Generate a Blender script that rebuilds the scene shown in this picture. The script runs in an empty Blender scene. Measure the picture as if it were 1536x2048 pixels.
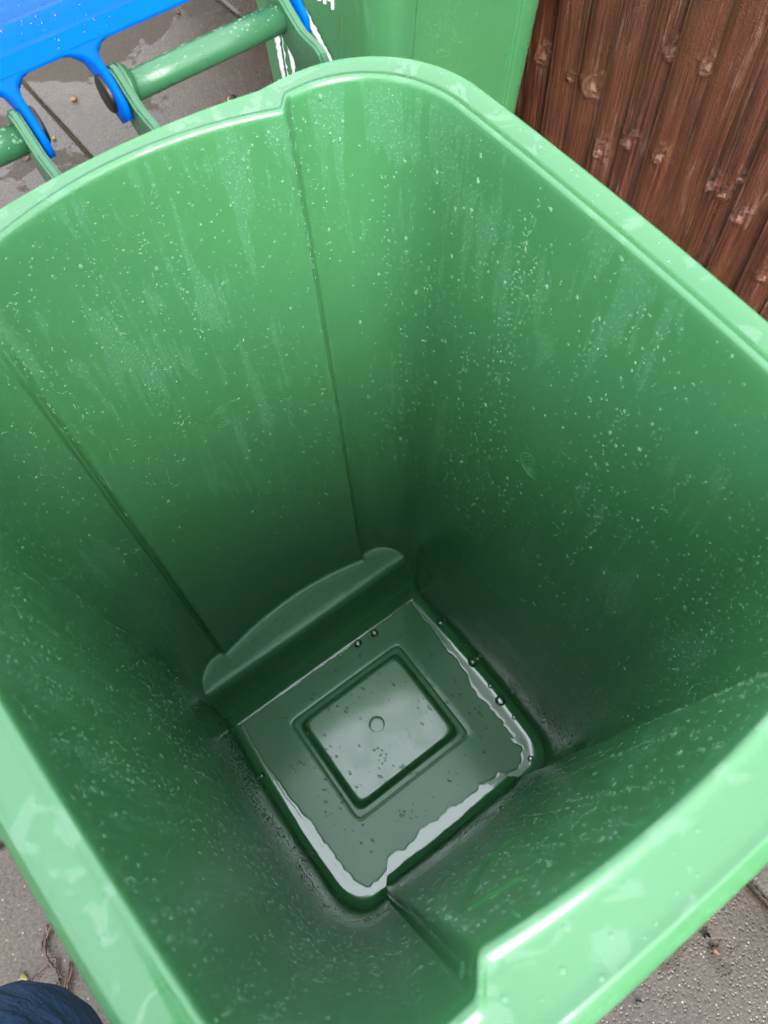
import bpy, bmesh, math, random
import numpy as np
from mathutils import Vector, Matrix, noise as mnoise

random.seed(7)
rng = np.random.default_rng(7)
R_ = math.radians
scene = bpy.context.scene
col = scene.collection

# ------------------------------------------------------------------ camera
CAM = np.array([-0.13265, -0.30679, 1.41721])
ROT = np.array([[0.80206225, 0.54292224, -0.24886059],
                [-0.59577103, 0.69811051, -0.39711283],
                [-0.04186919, 0.46677313, 0.88338543]])
FPX = 1610.91
cd = bpy.data.cameras.new('camera')
cam = bpy.data.objects.new('camera', cd)
col.objects.link(cam)
m4 = Matrix.Identity(4)
for i in range(3):
    for j in range(3):
        m4[i][j] = ROT[i, j]
    m4[i][3] = CAM[i]
cam.matrix_world = m4
cd.sensor_fit = 'HORIZONTAL'
cd.sensor_width = 36.0
cd.lens = FPX / 1536 * 36.0
cd.clip_start = 0.01
cd.clip_end = 500
cd.dof.use_dof = True
cd.dof.focus_distance = 1.05
cd.dof.aperture_fstop = 12.0
scene.camera = cam

def ray(u, v):
    return ROT @ np.array([(u - 768) / FPX, -(v - 1024) / FPX, -1.0])
def atz(u, v, z):
    d = ray(u, v); return CAM + d * (z - CAM[2]) / d[2]
def aty(u, v, y):
    d = ray(u, v); return CAM + d * (y - CAM[1]) / d[1]

# ------------------------------------------------------------------ sky, sun, exposure
SUN_EL, SUN_AZ = R_(35), R_(198)      # azimuth clockwise from +Y
w = bpy.data.worlds.new('World'); scene.world = w; w.use_nodes = True
nt = w.node_tree; nt.nodes.clear()
sky = nt.nodes.new('ShaderNodeTexSky'); sky.sky_type = 'NISHITA'; sky.sun_disc = False
sky.sun_elevation = SUN_EL; sky.sun_rotation = SUN_AZ
sky.air_density = 1.0; sky.dust_density = 4.0; sky.ozone_density = 1.0
hsv = nt.nodes.new('ShaderNodeHueSaturation'); hsv.inputs['Saturation'].default_value = 0.22   # overcast: cloud whitens the sky
cmix = nt.nodes.new('ShaderNodeMix'); cmix.data_type = 'RGBA'
cmix.inputs[0].default_value = 0.5
cmix.inputs[7].default_value = (11.0, 11.6, 12.4, 1)
bg = nt.nodes.new('ShaderNodeBackground'); bg.inputs['Strength'].default_value = 0.08
wo = nt.nodes.new('ShaderNodeOutputWorld')
nt.links.new(sky.outputs[0], hsv.inputs['Color'])
nt.links.new(hsv.outputs[0], cmix.inputs[6])
wtc = nt.nodes.new('ShaderNodeTexCoord'); wsp = nt.nodes.new('ShaderNodeSeparateXYZ'); wmr = nt.nodes.new('ShaderNodeMapRange'); wml = nt.nodes.new('ShaderNodeVectorMath'); wml.operation = 'SCALE'
for i_, v_ in ((1, 0.0), (2, 1.0), (3, 0.72), (4, 1.35)): wmr.inputs[i_].default_value = v_
nt.links.new(wtc.outputs['Generated'], wsp.inputs[0]); nt.links.new(wsp.outputs[2], wmr.inputs[0])
nt.links.new(cmix.outputs[2], wml.inputs[0]); nt.links.new(wmr.outputs[0], wml.inputs['Scale'])
nt.links.new(wml.outputs[0], bg.inputs['Color'])
nt.links.new(bg.outputs[0], wo.inputs['Surface'])
sl = bpy.data.lights.new('sun', 'SUN'); sl.energy = 1.5; sl.angle = R_(42); sl.color = (1, 0.96, 0.9)
so = bpy.data.objects.new('sun', sl); col.objects.link(so)
sd = Vector((math.sin(SUN_AZ) * math.cos(SUN_EL), math.cos(SUN_AZ) * math.cos(SUN_EL), math.sin(SUN_EL)))
so.rotation_euler = sd.to_track_quat('Z', 'Y').to_euler()
so.location = sd * 10
vs = scene.view_settings
vs.view_transform = 'Standard'; vs.look = 'None'; vs.exposure = 2.4; vs.gamma = 1.0; vs.use_curve_mapping = False
scene.cycles.max_bounces = 8; scene.cycles.diffuse_bounces = 4; scene.cycles.glossy_bounces = 4
scene.cycles.transparent_max_bounces = 8
scene.cycles.use_adaptive_sampling = True; scene.cycles.adaptive_threshold = 0.03

# ------------------------------------------------------------------ node helpers
class NT:
    def __init__(s, name):
        s.m = bpy.data.materials.new(name); s.m.use_nodes = True
        s.t = s.m.node_tree; s.t.nodes.clear()
        s.out = s.n('ShaderNodeOutputMaterial')
    def n(s, kind, **kw):
        nd = s.t.nodes.new(kind)
        for k, v in kw.items(): setattr(nd, k, v)
        return nd
    def l(s, a, b): s.t.links.new(a, b)
    def obj(s): return s.n('ShaderNodeTexCoord').outputs['Object']
    def gen(s, name): return s.n('ShaderNodeTexCoord').outputs[name]
    def mapping(s, vec, scale=(1, 1, 1), loc=(0, 0, 0), rot=(0, 0, 0)):
        mp = s.n('ShaderNodeMapping'); s.l(vec, mp.inputs[0])
        mp.inputs['Scale'].default_value = scale; mp.inputs['Location'].default_value = loc
        mp.inputs['Rotation'].default_value = rot
        return mp.outputs[0]
    def noise(s, vec, scale, detail=3, rough=0.5, dist=0.0, out='Fac'):
        nd = s.n('ShaderNodeTexNoise'); s.l(vec, nd.inputs['Vector'])
        nd.inputs['Scale'].default_value = scale; nd.inputs['Detail'].default_value = detail
        nd.inputs['Roughness'].default_value = rough; nd.inputs['Distortion'].default_value = dist
        return nd.outputs[out]
    def vor(s, vec, scale, feature='F1', out='Distance', rand=1.0):
        nd = s.n('ShaderNodeTexVoronoi', feature=feature); s.l(vec, nd.inputs['Vector'])
        nd.inputs['Scale'].default_value = scale; nd.inputs['Randomness'].default_value = rand
        return nd.outputs[out]
    def ramp(s, fac, a, b, lo=0.0, hi=1.0, smooth=True):
        nd = s.n('ShaderNodeMapRange'); s.l(fac, nd.inputs[0])
        nd.interpolation_type = 'SMOOTHSTEP' if smooth else 'LINEAR'
        for i, v in zip((1, 2, 3, 4), (a, b, lo, hi)): nd.inputs[i].default_value = v
        return nd.outputs[0]
    def math(s, op, a, b=None, clamp=False):
        nd = s.n('ShaderNodeMath', operation=op, use_clamp=clamp)
        for i, v in enumerate((a, b)):
            if v is None: continue
            if isinstance(v, (int, float)): nd.inputs[i].default_value = v
            else: s.l(v, nd.inputs[i])
        return nd.outputs[0]
    def mix(s, fac, a, b, blend='MIX'):
        nd = s.n('ShaderNodeMix', data_type='RGBA', blend_type=blend)
        for i, v in ((0, fac), (6, a), (7, b)):
            if isinstance(v, (int, float)): nd.inputs[i].default_value = v
            elif isinstance(v, tuple): nd.inputs[i].default_value = v if len(v) == 4 else v + (1,)
            else: s.l(v, nd.inputs[i])
        return nd.outputs[2]
    def bump(s, h, strength=0.3, dist=0.01, normal=None):
        nd = s.n('ShaderNodeBump'); s.l(h, nd.inputs['Height'])
        nd.inputs['Strength'].default_value = strength; nd.inputs['Distance'].default_value = dist
        if normal is not None: s.l(normal, nd.inputs['Normal'])
        return nd.outputs[0]
    def bsdf(s, color, rough=0.5, normal=None, spec=0.5, ior=1.5, **kw):
        b = s.n('ShaderNodeBsdfPrincipled')
        def put(k, v):
            if isinstance(v, (int, float)): b.inputs[k].default_value = v
            elif isinstance(v, tuple): b.inputs[k].default_value = v if len(v) == 4 else v + (1,)
            else: s.l(v, b.inputs[k])
        put('Base Color', color); put('Roughness', rough)
        put('Specular IOR Level', spec); put('IOR', ior)
        if normal is not None: put('Normal', normal)
        for k, v in kw.items(): put(k, v)
        return b
    def done(s, b):
        s.l(b.outputs[0], s.out.inputs['Surface']); return s.m
    def sep(s, vec):
        nd = s.n('ShaderNodeSeparateXYZ'); s.l(vec, nd.inputs[0]); return nd.outputs

GREEN = (0.075, 0.345, 0.125)
def mat_green(name, inside=True):
    t = NT(name); o = t.obj()
    x, y, z = t.sep(o)
    # faint moulding cloud
    cl = t.noise(o, 5, 3)
    c = t.mix(t.ramp(cl, .3, .7), (0.034, 0.136, 0.054), (0.039, 0.145, 0.054))
    # streaky condensation film running down the walls
    sv = t.mapping(o, (62, 62, 4.6))
    s1 = t.noise(sv, 1.0, 5, .62, .5)
    big = t.noise(t.mapping(o, (1, 1, 1), (.37, .21, .11)), 7.5, 3)
    comb = t.math('ADD', s1, t.math('ADD', t.math('MULTIPLY', t.math('SUBTRACT', big, .5), .8), t.ramp(z, .45, .95, -.04, .03)))
    film = t.ramp(comb, .58, .61)
    # height gates (film lies on the upper part of the walls)
    up = t.ramp(z, .25, .62)
    film = t.math('MULTIPLY', film, t.math('MULTIPLY', up, t.ramp(z, .999, .985)))
    dots = t.ramp(t.vor(o, 330), .18, .34, 1, 0)
    filmc = t.mix(dots, (0.055, 0.175, 0.084), (0.125, 0.28, 0.175))
    c = t.mix(t.math('MULTIPLY', film, .5), c, filmc)
    # roughness: satin walls, wet lower part and wet rim
    wetn = t.noise(o, 22, 3, .5, .6)
    wet_low = t.math('MULTIPLY', t.ramp(wetn, .35, .65, .75, 1.0), t.ramp(z, .075, .068))
    wet_top = t.math('MULTIPLY', t.ramp(t.noise(o, 30, 4, .5, 1.2), .57, .60), t.ramp(z, .992, .9955))
    wet = t.math('MAXIMUM', wet_low, wet_top)
    r0 = t.math('MAXIMUM', t.ramp(z, .15, .5, .18, .34), t.ramp(y, .10, .16, .0, .34))
    rm = t.n('ShaderNodeMix', data_type='FLOAT'); t.l(wet, rm.inputs[0]); t.l(r0, rm.inputs[2]); rm.inputs[3].default_value = .17
    rough = rm.outputs[0]
    h = t.math('ADD', t.math('MULTIPLY', t.noise(o, 420, 2), .16), t.math('MULTIPLY', dots, film))
    h = t.math('ADD', h, t.math('MULTIPLY', t.noise(o, 9, 1), .35))
    h = t.math('ADD', h, t.math('MULTIPLY', t.noise(t.mapping(o, (16, 16, 6)), 1, 2, .4, .8), t.math('MULTIPLY', t.ramp(z, .36, .12, 0, 6.0), t.ramp(z, .068, .09))))
    h = h
    nrm = t.bump(h, .22, .0012)
    b = t.bsdf(c, rough, nrm, .46, 1.5)
    b.inputs['Specular Tint'].default_value = (.80, 1.0, .93, 1)
    b.inputs['Coat Weight'].default_value = 0.0
    cw = t.math('MAXIMUM', t.math('MULTIPLY', wet_low, t.ramp(z, .057, .062, .10, .70)), t.math('MULTIPLY', t.ramp(wet_top, 0, 1, .30, .62), t.ramp(z, .992, .9955))); t.l(cw, b.inputs['Coat Weight'])
    b.inputs['Coat Roughness'].default_value = .09; b.inputs['Coat IOR'].default_value = 1.8
    return t.done(b)

def mat_plain(name, color, rough=.4, bumpscale=300, bs=.1, var=.12):
    t = NT(name); o = t.obj()
    n1 = t.noise(o, 12, 4)
    c2 = tuple(max(0, v * (1 - var)) for v in color); c3 = tuple(min(1, v * (1 + var)) for v in color)
    c = t.mix(n1, c2, c3)
    r = t.ramp(t.noise(o, 30, 3), .3, .7, rough * .75, rough * 1.2)
    return t.done(t.bsdf(c, r, t.bump(t.noise(o, bumpscale, 2), bs, .001)))

def mat_blue():
    t = NT('blue_plastic'); o = t.obj()
    c = t.mix(t.noise(o, 8, 3), (0.0, 0.062, 0.33), (0.0, 0.074, 0.37))
    wet = t.ramp(t.noise(t.mapping(o, (14, 40, 40)), 1, 3, .5, .5), .50, .56)
    r = t.ramp(wet, 0, 1, .38, .14)
    return t.done(t.bsdf(c, r, t.bump(t.noise(o, 350, 2), .10, .001), .02))

def mat_drop():
    t = NT('water_drop')
    tr = t.n('ShaderNodeBsdfTransparent'); tr.inputs[0].default_value = (.97, 1, .98, 1)
    b = t.bsdf((.22, .42, .28), .06, None, .5, 1.4)  # pale green base stands in for light the clear drop reflects and focuses
    mx = t.n('ShaderNodeMixShader'); mx.inputs[0].default_value = .33
    t.l(tr.outputs[0], mx.inputs[1]); t.l(b.outputs[0], mx.inputs[2])
    t.l(mx.outputs[0], t.out.inputs['Surface']); return t.m

def mat_water():
    t = NT('clear_water'); o = t.obj()
    tr = t.n('ShaderNodeBsdfTransparent'); tr.inputs[0].default_value = (.93, .98, .95, 1)
    g = t.n('ShaderNodeBsdfGlossy'); g.inputs['Roughness'].default_value = .015
    nrm = t.bump(t.noise(o, 60, 2), .05, .001); t.l(nrm, g.inputs['Normal'])
    fr = t.n('ShaderNodeFresnel'); fr.inputs['IOR'].default_value = 2.0
    mx = t.n('ShaderNodeMixShader'); t.l(fr.outputs[0], mx.inputs[0])
    t.l(tr.outputs[0], mx.inputs[1]); t.l(g.outputs[0], mx.inputs[2])
    t.l(mx.outputs[0], t.out.inputs['Surface']); return t.m

def mat_concrete():
    t = NT('wet_concrete'); o = t.gen('Object')
    geo = t.n('ShaderNodeNewGeometry').outputs['Position']
    big = t.noise(geo, 2.2, 4, .6)
    mid = t.noise(geo, 14, 4, .6)
    fine = t.noise(geo, 190, 3, .7)
    c = t.mix(t.ramp(big, .35, .65), (0.0268, 0.0199, 0.0134), (0.0436, 0.0340, 0.0243))
    c = t.mix(t.ramp(mid, .35, .7, 0, .6), c, (0.0192, 0.0147, 0.0100))
    c = t.mix(t.ramp(fine, .35, .68, 0, .8), c, (0.0666, 0.0529, 0.0388))
    sp = t.vor(geo, 160, out='Color')
    spx = t.sep(sp)[0]
    d = t.vor(geo, 160)
    c = t.mix(t.math('MULTIPLY', t.ramp(spx, .93, .97), t.ramp(d, .35, .22)), c, (0.1597, 0.1149, 0.0739))
    c = t.mix(t.math('MULTIPLY', t.ramp(spx, .14, .10), t.ramp(d, .45, .30)), c, (0.0257, 0.0207, 0.0154))
    lich = t.math('MULTIPLY', t.ramp(t.noise(geo, 17, 5, .65, .4), .66, .74), .55)
    c = t.mix(lich, c, (0.1277, 0.1149, 0.0702))
    moss = t.math('MULTIPLY', t.ramp(t.noise(geo, 7, 4, .6), .62, .8), .5)
    c = t.mix(moss, c, (0.0292, 0.0267, 0.0096))
    wetn = t.noise(t.mapping(geo, (1, 1, 1), (3.1, 1.7, 0)), 3.2, 6, .6, .4)
    film = t.ramp(wetn, .47, .505)
    c = t.mix(film, t.mix(.45, c, (0.0326, 0.0250, 0.0166)), c)
    r = t.ramp(film, 0, 1, .8, .22)
    hh = t.math('ADD', t.math('MULTIPLY', fine, .7), t.math('MULTIPLY', t.ramp(d, 0, .5), .6))
    nd = t.n('ShaderNodeBump'); t.l(hh, nd.inputs['Height']); nd.inputs['Distance'].default_value = .004
    t.l(t.ramp(film, 0, 1, 1.0, .35), nd.inputs['Strength'])
    b = t.bsdf(c, r, nd.outputs[0], .55, 1.45)
    return t.done(b)

def mat_wood():
    t = NT('stained_wood'); o = t.obj()
    at = t.n('ShaderNodeAttribute', attribute_name='knot').outputs['Fac']
    ring = t.n('ShaderNodeAttribute', attribute_name='grain').outputs['Fac']
    info = t.n('ShaderNodeObjectInfo').outputs['Random']
    off = t.n('ShaderNodeCombineXYZ'); t.l(t.math('MULTIPLY', info, 37.0), off.inputs[0]); t.l(t.math('MULTIPLY', info, 11.0), off.inputs[2])
    va = t.n('ShaderNodeVectorMath', operation='ADD'); t.l(o, va.inputs[0]); t.l(off.outputs[0], va.inputs[1])
    v = va.outputs[0]
    g1 = t.noise(t.mapping(v, (160, 160, 5)), 1, 4, .6, .6)
    g2 = t.noise(t.mapping(v, (45, 45, 7)), 1, 4, .65, .8)
    g3 = t.noise(v, 9, 4, .6)
    c = t.mix(t.ramp(g1, .35, .65), (0.0258, 0.0080, 0.0042), (0.0893, 0.0278, 0.0146))
    c = t.mix(t.math('MULTIPLY', info, .55), c, (0.0678, 0.0202, 0.0093))
    c = t.mix(t.ramp(g3, .4, .75, 0, .6), c, (0.0858, 0.0309, 0.0113))
    wear_glint = t.math('MULTIPLY', t.ramp(t.math('ADD', g2, t.math('MULTIPLY', t.math('SUBTRACT', g1, .5), .5)), .55, .70), t.ramp(t.noise(v, 11, 3), .42, .60))
    c = t.mix(t.math('MULTIPLY', wear_glint, .8), c, (0.1357, 0.0742, 0.0545))  # pale streaks: worn stain plus wet highlights painted into the colour
    kc = t.mix(t.ramp(ring, .2, .8), (0.0928, 0.0367, 0.0234), (0.2072, 0.1127, 0.0779))
    c = t.mix(t.ramp(t.math('ADD', at, t.math('MULTIPLY', t.math('SUBTRACT', g2, .5), .7)), .45, .80, 0, .85), c, kc)
    r = t.ramp(g2, .3, .7, .26, .5)
    h = t.math('ADD', t.math('MULTIPLY', g1, .6), t.math('MULTIPLY', ring, at))
    h = t.math('ADD', h, t.math('MULTIPLY', t.noise(v, 260, 2), .35))
    return t.done(t.bsdf(c, r, t.bump(h, .9, .005), .5, 1.5))

def mat_denim():
    t = NT('blue_denim'); o = t.obj()
    w1 = t.noise(t.mapping(o, (1, 1, .12)), 900, 2)
    c = t.mix(t.noise(o, 8, 4, .6), (0.010, 0.028, 0.080), (0.028, 0.066, 0.150))
    c = t.mix(t.ramp(w1, .45, .75, 0, .45), c, (.035, .055, .09))
    h = t.math('ADD', t.math('MULTIPLY', w1, .06), t.noise(t.mapping(o, (1, 1, 1.8)), 13, 3, .5, .6))
    return t.done(t.bsdf(c, .85, t.bump(h, .9, .03), .3))

M = dict(green=mat_green('green_plastic'), blue=mat_blue(), drop=mat_drop(), water=mat_water(),
         concrete=mat_concrete(), wood=mat_wood(), denim=mat_denim(),
         bar=mat_plain('green_handle', (0.026, 0.098, 0.046), .34),
         black=mat_plain('black_plastic', (0.003, 0.0033, 0.004), .5, var=.2),
         rubber=mat_plain('black_rubber', (0.02, 0.02, 0.02), .7),
         white=mat_plain('white_paint', (0.62, 0.62, 0.61), .45, var=.04),
         joint=mat_plain('dark_joint', (0.035, 0.033, 0.022), .9, 120, .8, .5),
         leaf=mat_plain('dry_leaf', (0.20, 0.11, 0.05), .7, 60, .6, .3),
         redleaf=mat_plain('red_brown_leaf', (0.07, 0.024, 0.016), .6, 60, .6, .3),
         twig=mat_plain('dry_stem', (0.045, 0.026, 0.016), .7, 200, .5, .5),
         paleleaf=mat_plain('pale_leaf', (0.17, 0.17, 0.05), .7, 60, .6, .3),
         yellow=mat_plain('yellow_plastic', (0.40, 0.24, 0.01), .35),
         jacket=mat_plain('dark_jacket', (0.03, 0.032, 0.04), .85, 400, .5, .3),
         skin=mat_plain('skin', (0.52, 0.30, 0.22), .55, 300, .1, .08),
         hair=mat_plain('dark_hair', (0.03, 0.018, 0.012), .6, 300, .8, .3),
         shoe=mat_plain('dark_shoe', (0.04, 0.035, 0.03), .6, 200, .3, .2),
         pale=mat_plain('pale_mark', (0.042, 0.128, 0.045), .4, var=.1))

# ------------------------------------------------------------------ mesh helpers
def mesh_obj(name, verts, faces, mat, parent=None, smooth=True, edges=()):
    me = bpy.data.meshes.new(name)
    me.from_pydata([tuple(map(float, v)) for v in verts], list(edges), [tuple(int(i) for i in f) for f in faces])
    if smooth and len(me.polygons):
        me.polygons.foreach_set('use_smooth', [True] * len(me.polygons))
    if mat is not None: me.materials.append(mat)
    me.update()
    o = bpy.data.objects.new(name, me); col.objects.link(o)
    if parent is not None: o.parent = parent
    return o

def bm_obj(name, bm, mat, parent=None, smooth=True):
    me = bpy.data.meshes.new(name); bm.to_mesh(me); bm.free()
    if smooth: me.polygons.foreach_set('use_smooth', [True] * len(me.polygons))
    me.materials.append(mat); me.update()
    o = bpy.data.objects.new(name, me); col.objects.link(o)
    if parent is not None: o.parent = parent
    return o

def tag(o, label=None, cat=None, group=None, kind=None):
    if label: o['label'] = label
    if cat: o['category'] = cat
    if group: o['group'] = group
    if kind: o['kind'] = kind
    return o

def empty(name, loc=(0, 0, 0), rz=0):
    o = bpy.data.objects.new(name, None); col.objects.link(o)
    o.empty_display_size = .1
    o.location = loc; o.rotation_euler = (0, 0, rz); return o

def grid_faces(nr, nc, closed=True, base=0, flip=False):
    f = []
    for r in range(nr - 1):
        for c in range(nc if closed else nc - 1):
            c2 = (c + 1) % nc
            q = (base + r * nc + c, base + r * nc + c2, base + (r + 1) * nc + c2, base + (r + 1) * nc + c)
            f.append(q[::-1] if flip else q)
    return f

def tube(path, radius, seg=10, cap=True):
    """verts, faces of a tube along a list of points; radius a number or a list"""
    P = [Vector(p) for p in path]; V = []; n = len(P)
    rad = radius if isinstance(radius, (list, tuple)) else [radius] * n
    prev = None
    for i in range(n):
        d = (P[min(i + 1, n - 1)] - P[max(i - 1, 0)]).normalized()
        if prev is None:
            a = Vector((0, 0, 1)) if abs(d.z) < .9 else Vector((1, 0, 0))
            u = d.cross(a).normalized()
        else:
            u = (prev - d * prev.dot(d)).normalized()
        prev = u; v = d.cross(u)
        for k in range(seg):
            t = 2 * math.pi * k / seg
            V.append(P[i] + (u * math.cos(t) + v * math.sin(t)) * rad[i])
    F = grid_faces(n, seg)
    if cap:
        F.append(tuple(range(seg))[::-1]); F.append(tuple(range((n - 1) * seg, n * seg)))
    return V, F

def prism(poly, x0, x1, bevel=.002, seg=2):
    """polygon in (y, z) extruded along x, bevelled"""
    bm = bmesh.new()
    a = [bm.verts.new((x0, y, z)) for y, z in poly]
    f = bm.faces.new(a)
    r = bmesh.ops.extrude_face_region(bm, geom=[f])
    for v in r['geom']:
        if isinstance(v, bmesh.types.BMVert): v.co.x = x1
    bmesh.ops.recalc_face_normals(bm, faces=bm.faces)
    if bevel:
        bmesh.ops.bevel(bm, geom=[e for e in bm.edges if abs(e.calc_face_angle(0)) > .9], offset=bevel, segments=seg, affect='EDGES')
    return bm

# ------------------------------------------------------------------ ground and paving
ground = mesh_obj('ground', [(-40, -40, -.016), (40, -40, -.016), (40, 40, -.016), (-40, 40, -.016)], [(0, 1, 2, 3)], M['joint'], None, False)
tag(ground, kind='structure')
pavement = empty('pavement'); tag(pavement, kind='structure')
pavement.rotation_euler = (0, 0, R_(1.0)); pavement.location = (.318, 0, 0)
def lerp_(a, b, t): return a + (b - a) * t
def slab_mesh(sx, sy, seed):
    bm = bmesh.new(); nx, ny = 13, 17
    rr = random.Random(seed); vs = []
    for j in range(ny):
        for i in range(nx):
            gx = [0, .005, .012] + [lerp_(.012, sx - .012, q / (nx - 5)) for q in range(1, nx - 5)] + [sx - .012, sx - .005, sx]; gy = [0, .005, .012] + [lerp_(.012, sy - .012, q / (ny - 5)) for q in range(1, ny - 5)] + [sy - .012, sy - .005, sy]
            x = gx[i]; y = gy[j]
            e = min(x, sx - x, y, sy - y)
            z = .0015 * mnoise.noise(Vector((x * 7 + seed * 9, y * 7, seed)))
            if 1e-6 < e < .006: z -= .0012
            if e < 1e-6:
                z -= .006
                x += rr.uniform(-.002, .002); y += rr.uniform(-.002, .002)
            vs.append(bm.verts.new((x, y, z)))
    for j in range(ny - 1):
        for i in range(nx - 1):
            a = j * nx + i
            bm.faces.new((vs[a], vs[a + 1], vs[a + nx + 1], vs[a + nx]))
    be = [e for e in bm.edges if e.is_boundary]
    r = bmesh.ops.extrude_edge_only(bm, edges=be)
    for v in r['geom']:
        if isinstance(v, bmesh.types.BMVert): v.co.z = -.05
    me = bpy.data.meshes.new('paving_slab'); bm.to_mesh(me); bm.free()
    me.polygons.foreach_set('use_smooth', [True] * len(me.polygons)); me.materials.append(M['concrete'])
    return me
SLX, SLY, GAP = .632, .95, .008
slabs = [slab_mesh(SLX, SLY, s) for s in range(5)]
for i in range(-7, 2):
    for j in range(-4, 6):
        o = bpy.data.objects.new('paving_slab', slabs[(i * 3 + j * 5) % 5]); col.objects.link(o)
        o.parent = pavement
        o.location = (i * (SLX + GAP) + GAP / 2, 1.20 + j * (SLY + GAP), random.uniform(-.0015, .0015))
    # beyond: plain ground
# ------------------------------------------------------------------ bin shell curves
def lerp(a, b, t): return a + (b - a) * t
NP = (26, 10, 6, 22, 48, 22, 6, 10, 26)
def smooth(t): return t * t * (3 - 2 * t)
def half_profile(P):
    pts = []
    def seg(n, fn, first=False):
        for k in range(n):
            pts.append(fn((k + (0 if first else 1)) / (n - 1 if first else n)))
    xc, wd = P['xc'], P['wd']
    pan = lambda x: P['ye'] + P['bb'] * (1 - (x / xc) ** 2)
    seg(NP[0], lambda t: ((xc - wd) * t, pan((xc - wd) * t)), True)
    y1 = pan(xc - wd)
    seg(NP[1], lambda t: (xc - wd + wd * t, lerp(y1, P['yb'], smooth(t))))
    seg(NP[2], lambda t: (lerp(xc, P['xa'], t), P['yb']))
    side = P['side']
    X = side(P['ya'])
    seg(NP[3], lambda t: (P['xa'] + (X - P['xa']) * math.sin(t * math.pi / 2) ** .96, P['ya'] + (P['yb'] - P['ya']) * math.cos(t * math.pi / 2)))
    seg(NP[4], lambda t: (side(lerp(P['ya'], P['yfa'], t)), lerp(P['ya'], P['yfa'], t)))
    X2 = side(P['yfa'])
    seg(NP[5], lambda t: (P['xfa'] + (X2 - P['xfa']) * math.cos(t * math.pi / 2), P['yfa'] + (P['yf'] - P['yfa']) * math.sin(t * math.pi / 2)))
    xf, wf = P['xcf'], P['wf']
    seg(NP[6], lambda t: (lerp(P['xfa'], xf, t), P['yf']))
    panf = lambda x: P['yfe'] - P['bf'] * (1 - (x / xf) ** 2)
    y2 = panf(xf - wf)
    seg(NP[7], lambda t: (xf - wf * t, lerp(P['yf'], y2, smooth(t))))
    seg(NP[8], lambda t: ((xf - wf) * (1 - t), panf((xf - wf) * (1 - t))))
    return np.array(pts)
def mirror(h):
    return np.vstack([h, h[-2:0:-1] * np.array([-1, 1])])     # back centre -> right side -> front -> left side
TOP = dict(xc=.154, wd=.016, ye=.2150, bb=.039, yb=.2355, xa=.160, ya=.140, yfa=-.262, xfa=.150, yf=-.3386, xcf=.1310, wf=.018, yfe=-.3215, bf=.012)
BOT = dict(xc=.1440, wd=.006, ye=.2090, bb=.018, yb=.2165, xa=.150, ya=.172, yfa=-.178, xfa=.160, yf=-.2300, xcf=.1440, wf=.010, yfe=-.2185, bf=.002)
Z0, ZL = .050, .152
side_t = lambda y: .2465 + .030 * y - .12 * y * y
side_b = lambda y: .2045 - .20 * (y + .06) ** 2
def prof(z, extra_ya=None):
    s = min(1, max(0, (1 - z) / .95))
    P = {k: lerp(TOP[k], BOT[k], s) for k in TOP}
    P['side'] = lambda y: lerp(side_t(y), side_b(y), s)
    if extra_ya is not None: P['ya'] = extra_ya
    return mirror(half_profile(P))
NR = len(prof(1.0)); NH = (NR + 2) // 2
n_ledge = sum(NP[:4])                      # indices 0..n_ledge-1 of the right half belong to the ledge
idx_half = np.concatenate([np.arange(NH), np.arange(NH - 2, 0, -1)])
is_ledge = idx_half < n_ledge

# the ring list: each ring is NR x 3
rings = []
for z in np.concatenate([np.linspace(.990, .26, 44), np.linspace(.245, ZL + .012, 8)]):
    rings.append(np.column_stack([prof(z), np.full(NR, z)]))
YR, YFB = .171, .1335
K = 26
pl = prof(ZL)
path = [(0, .008), (0, .004), (.04, .001), (.12, 0), (.4, 0), (.75, 0), (.92, -.0005)]      # (fraction of the way from wall to ridge, dz)
drop = [(.170, .1495), (.1665, .146), (.1645, .140), (.1625, .128), (.160, .110), (.158, .098), (.155, .088), (.152, .081), (.148, .0745),
        (.144, .067), (.1405, .0605), (.1375, .0555), (.1355, .0525), (.134, .0508), (YFB, Z0)]
K = len(path) + len(drop)
xfl = side_b(YFB)
wallz = np.concatenate([np.linspace(ZL + .008, Z0 + .016, K - 6), Z0 + .012 * np.array([.95, .6, .34, .15, .04, 0.0])])
fil_in = np.concatenate([np.zeros(K - 6), np.array([.001, .003, .0058, .0085, .011, .0135])])
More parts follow.
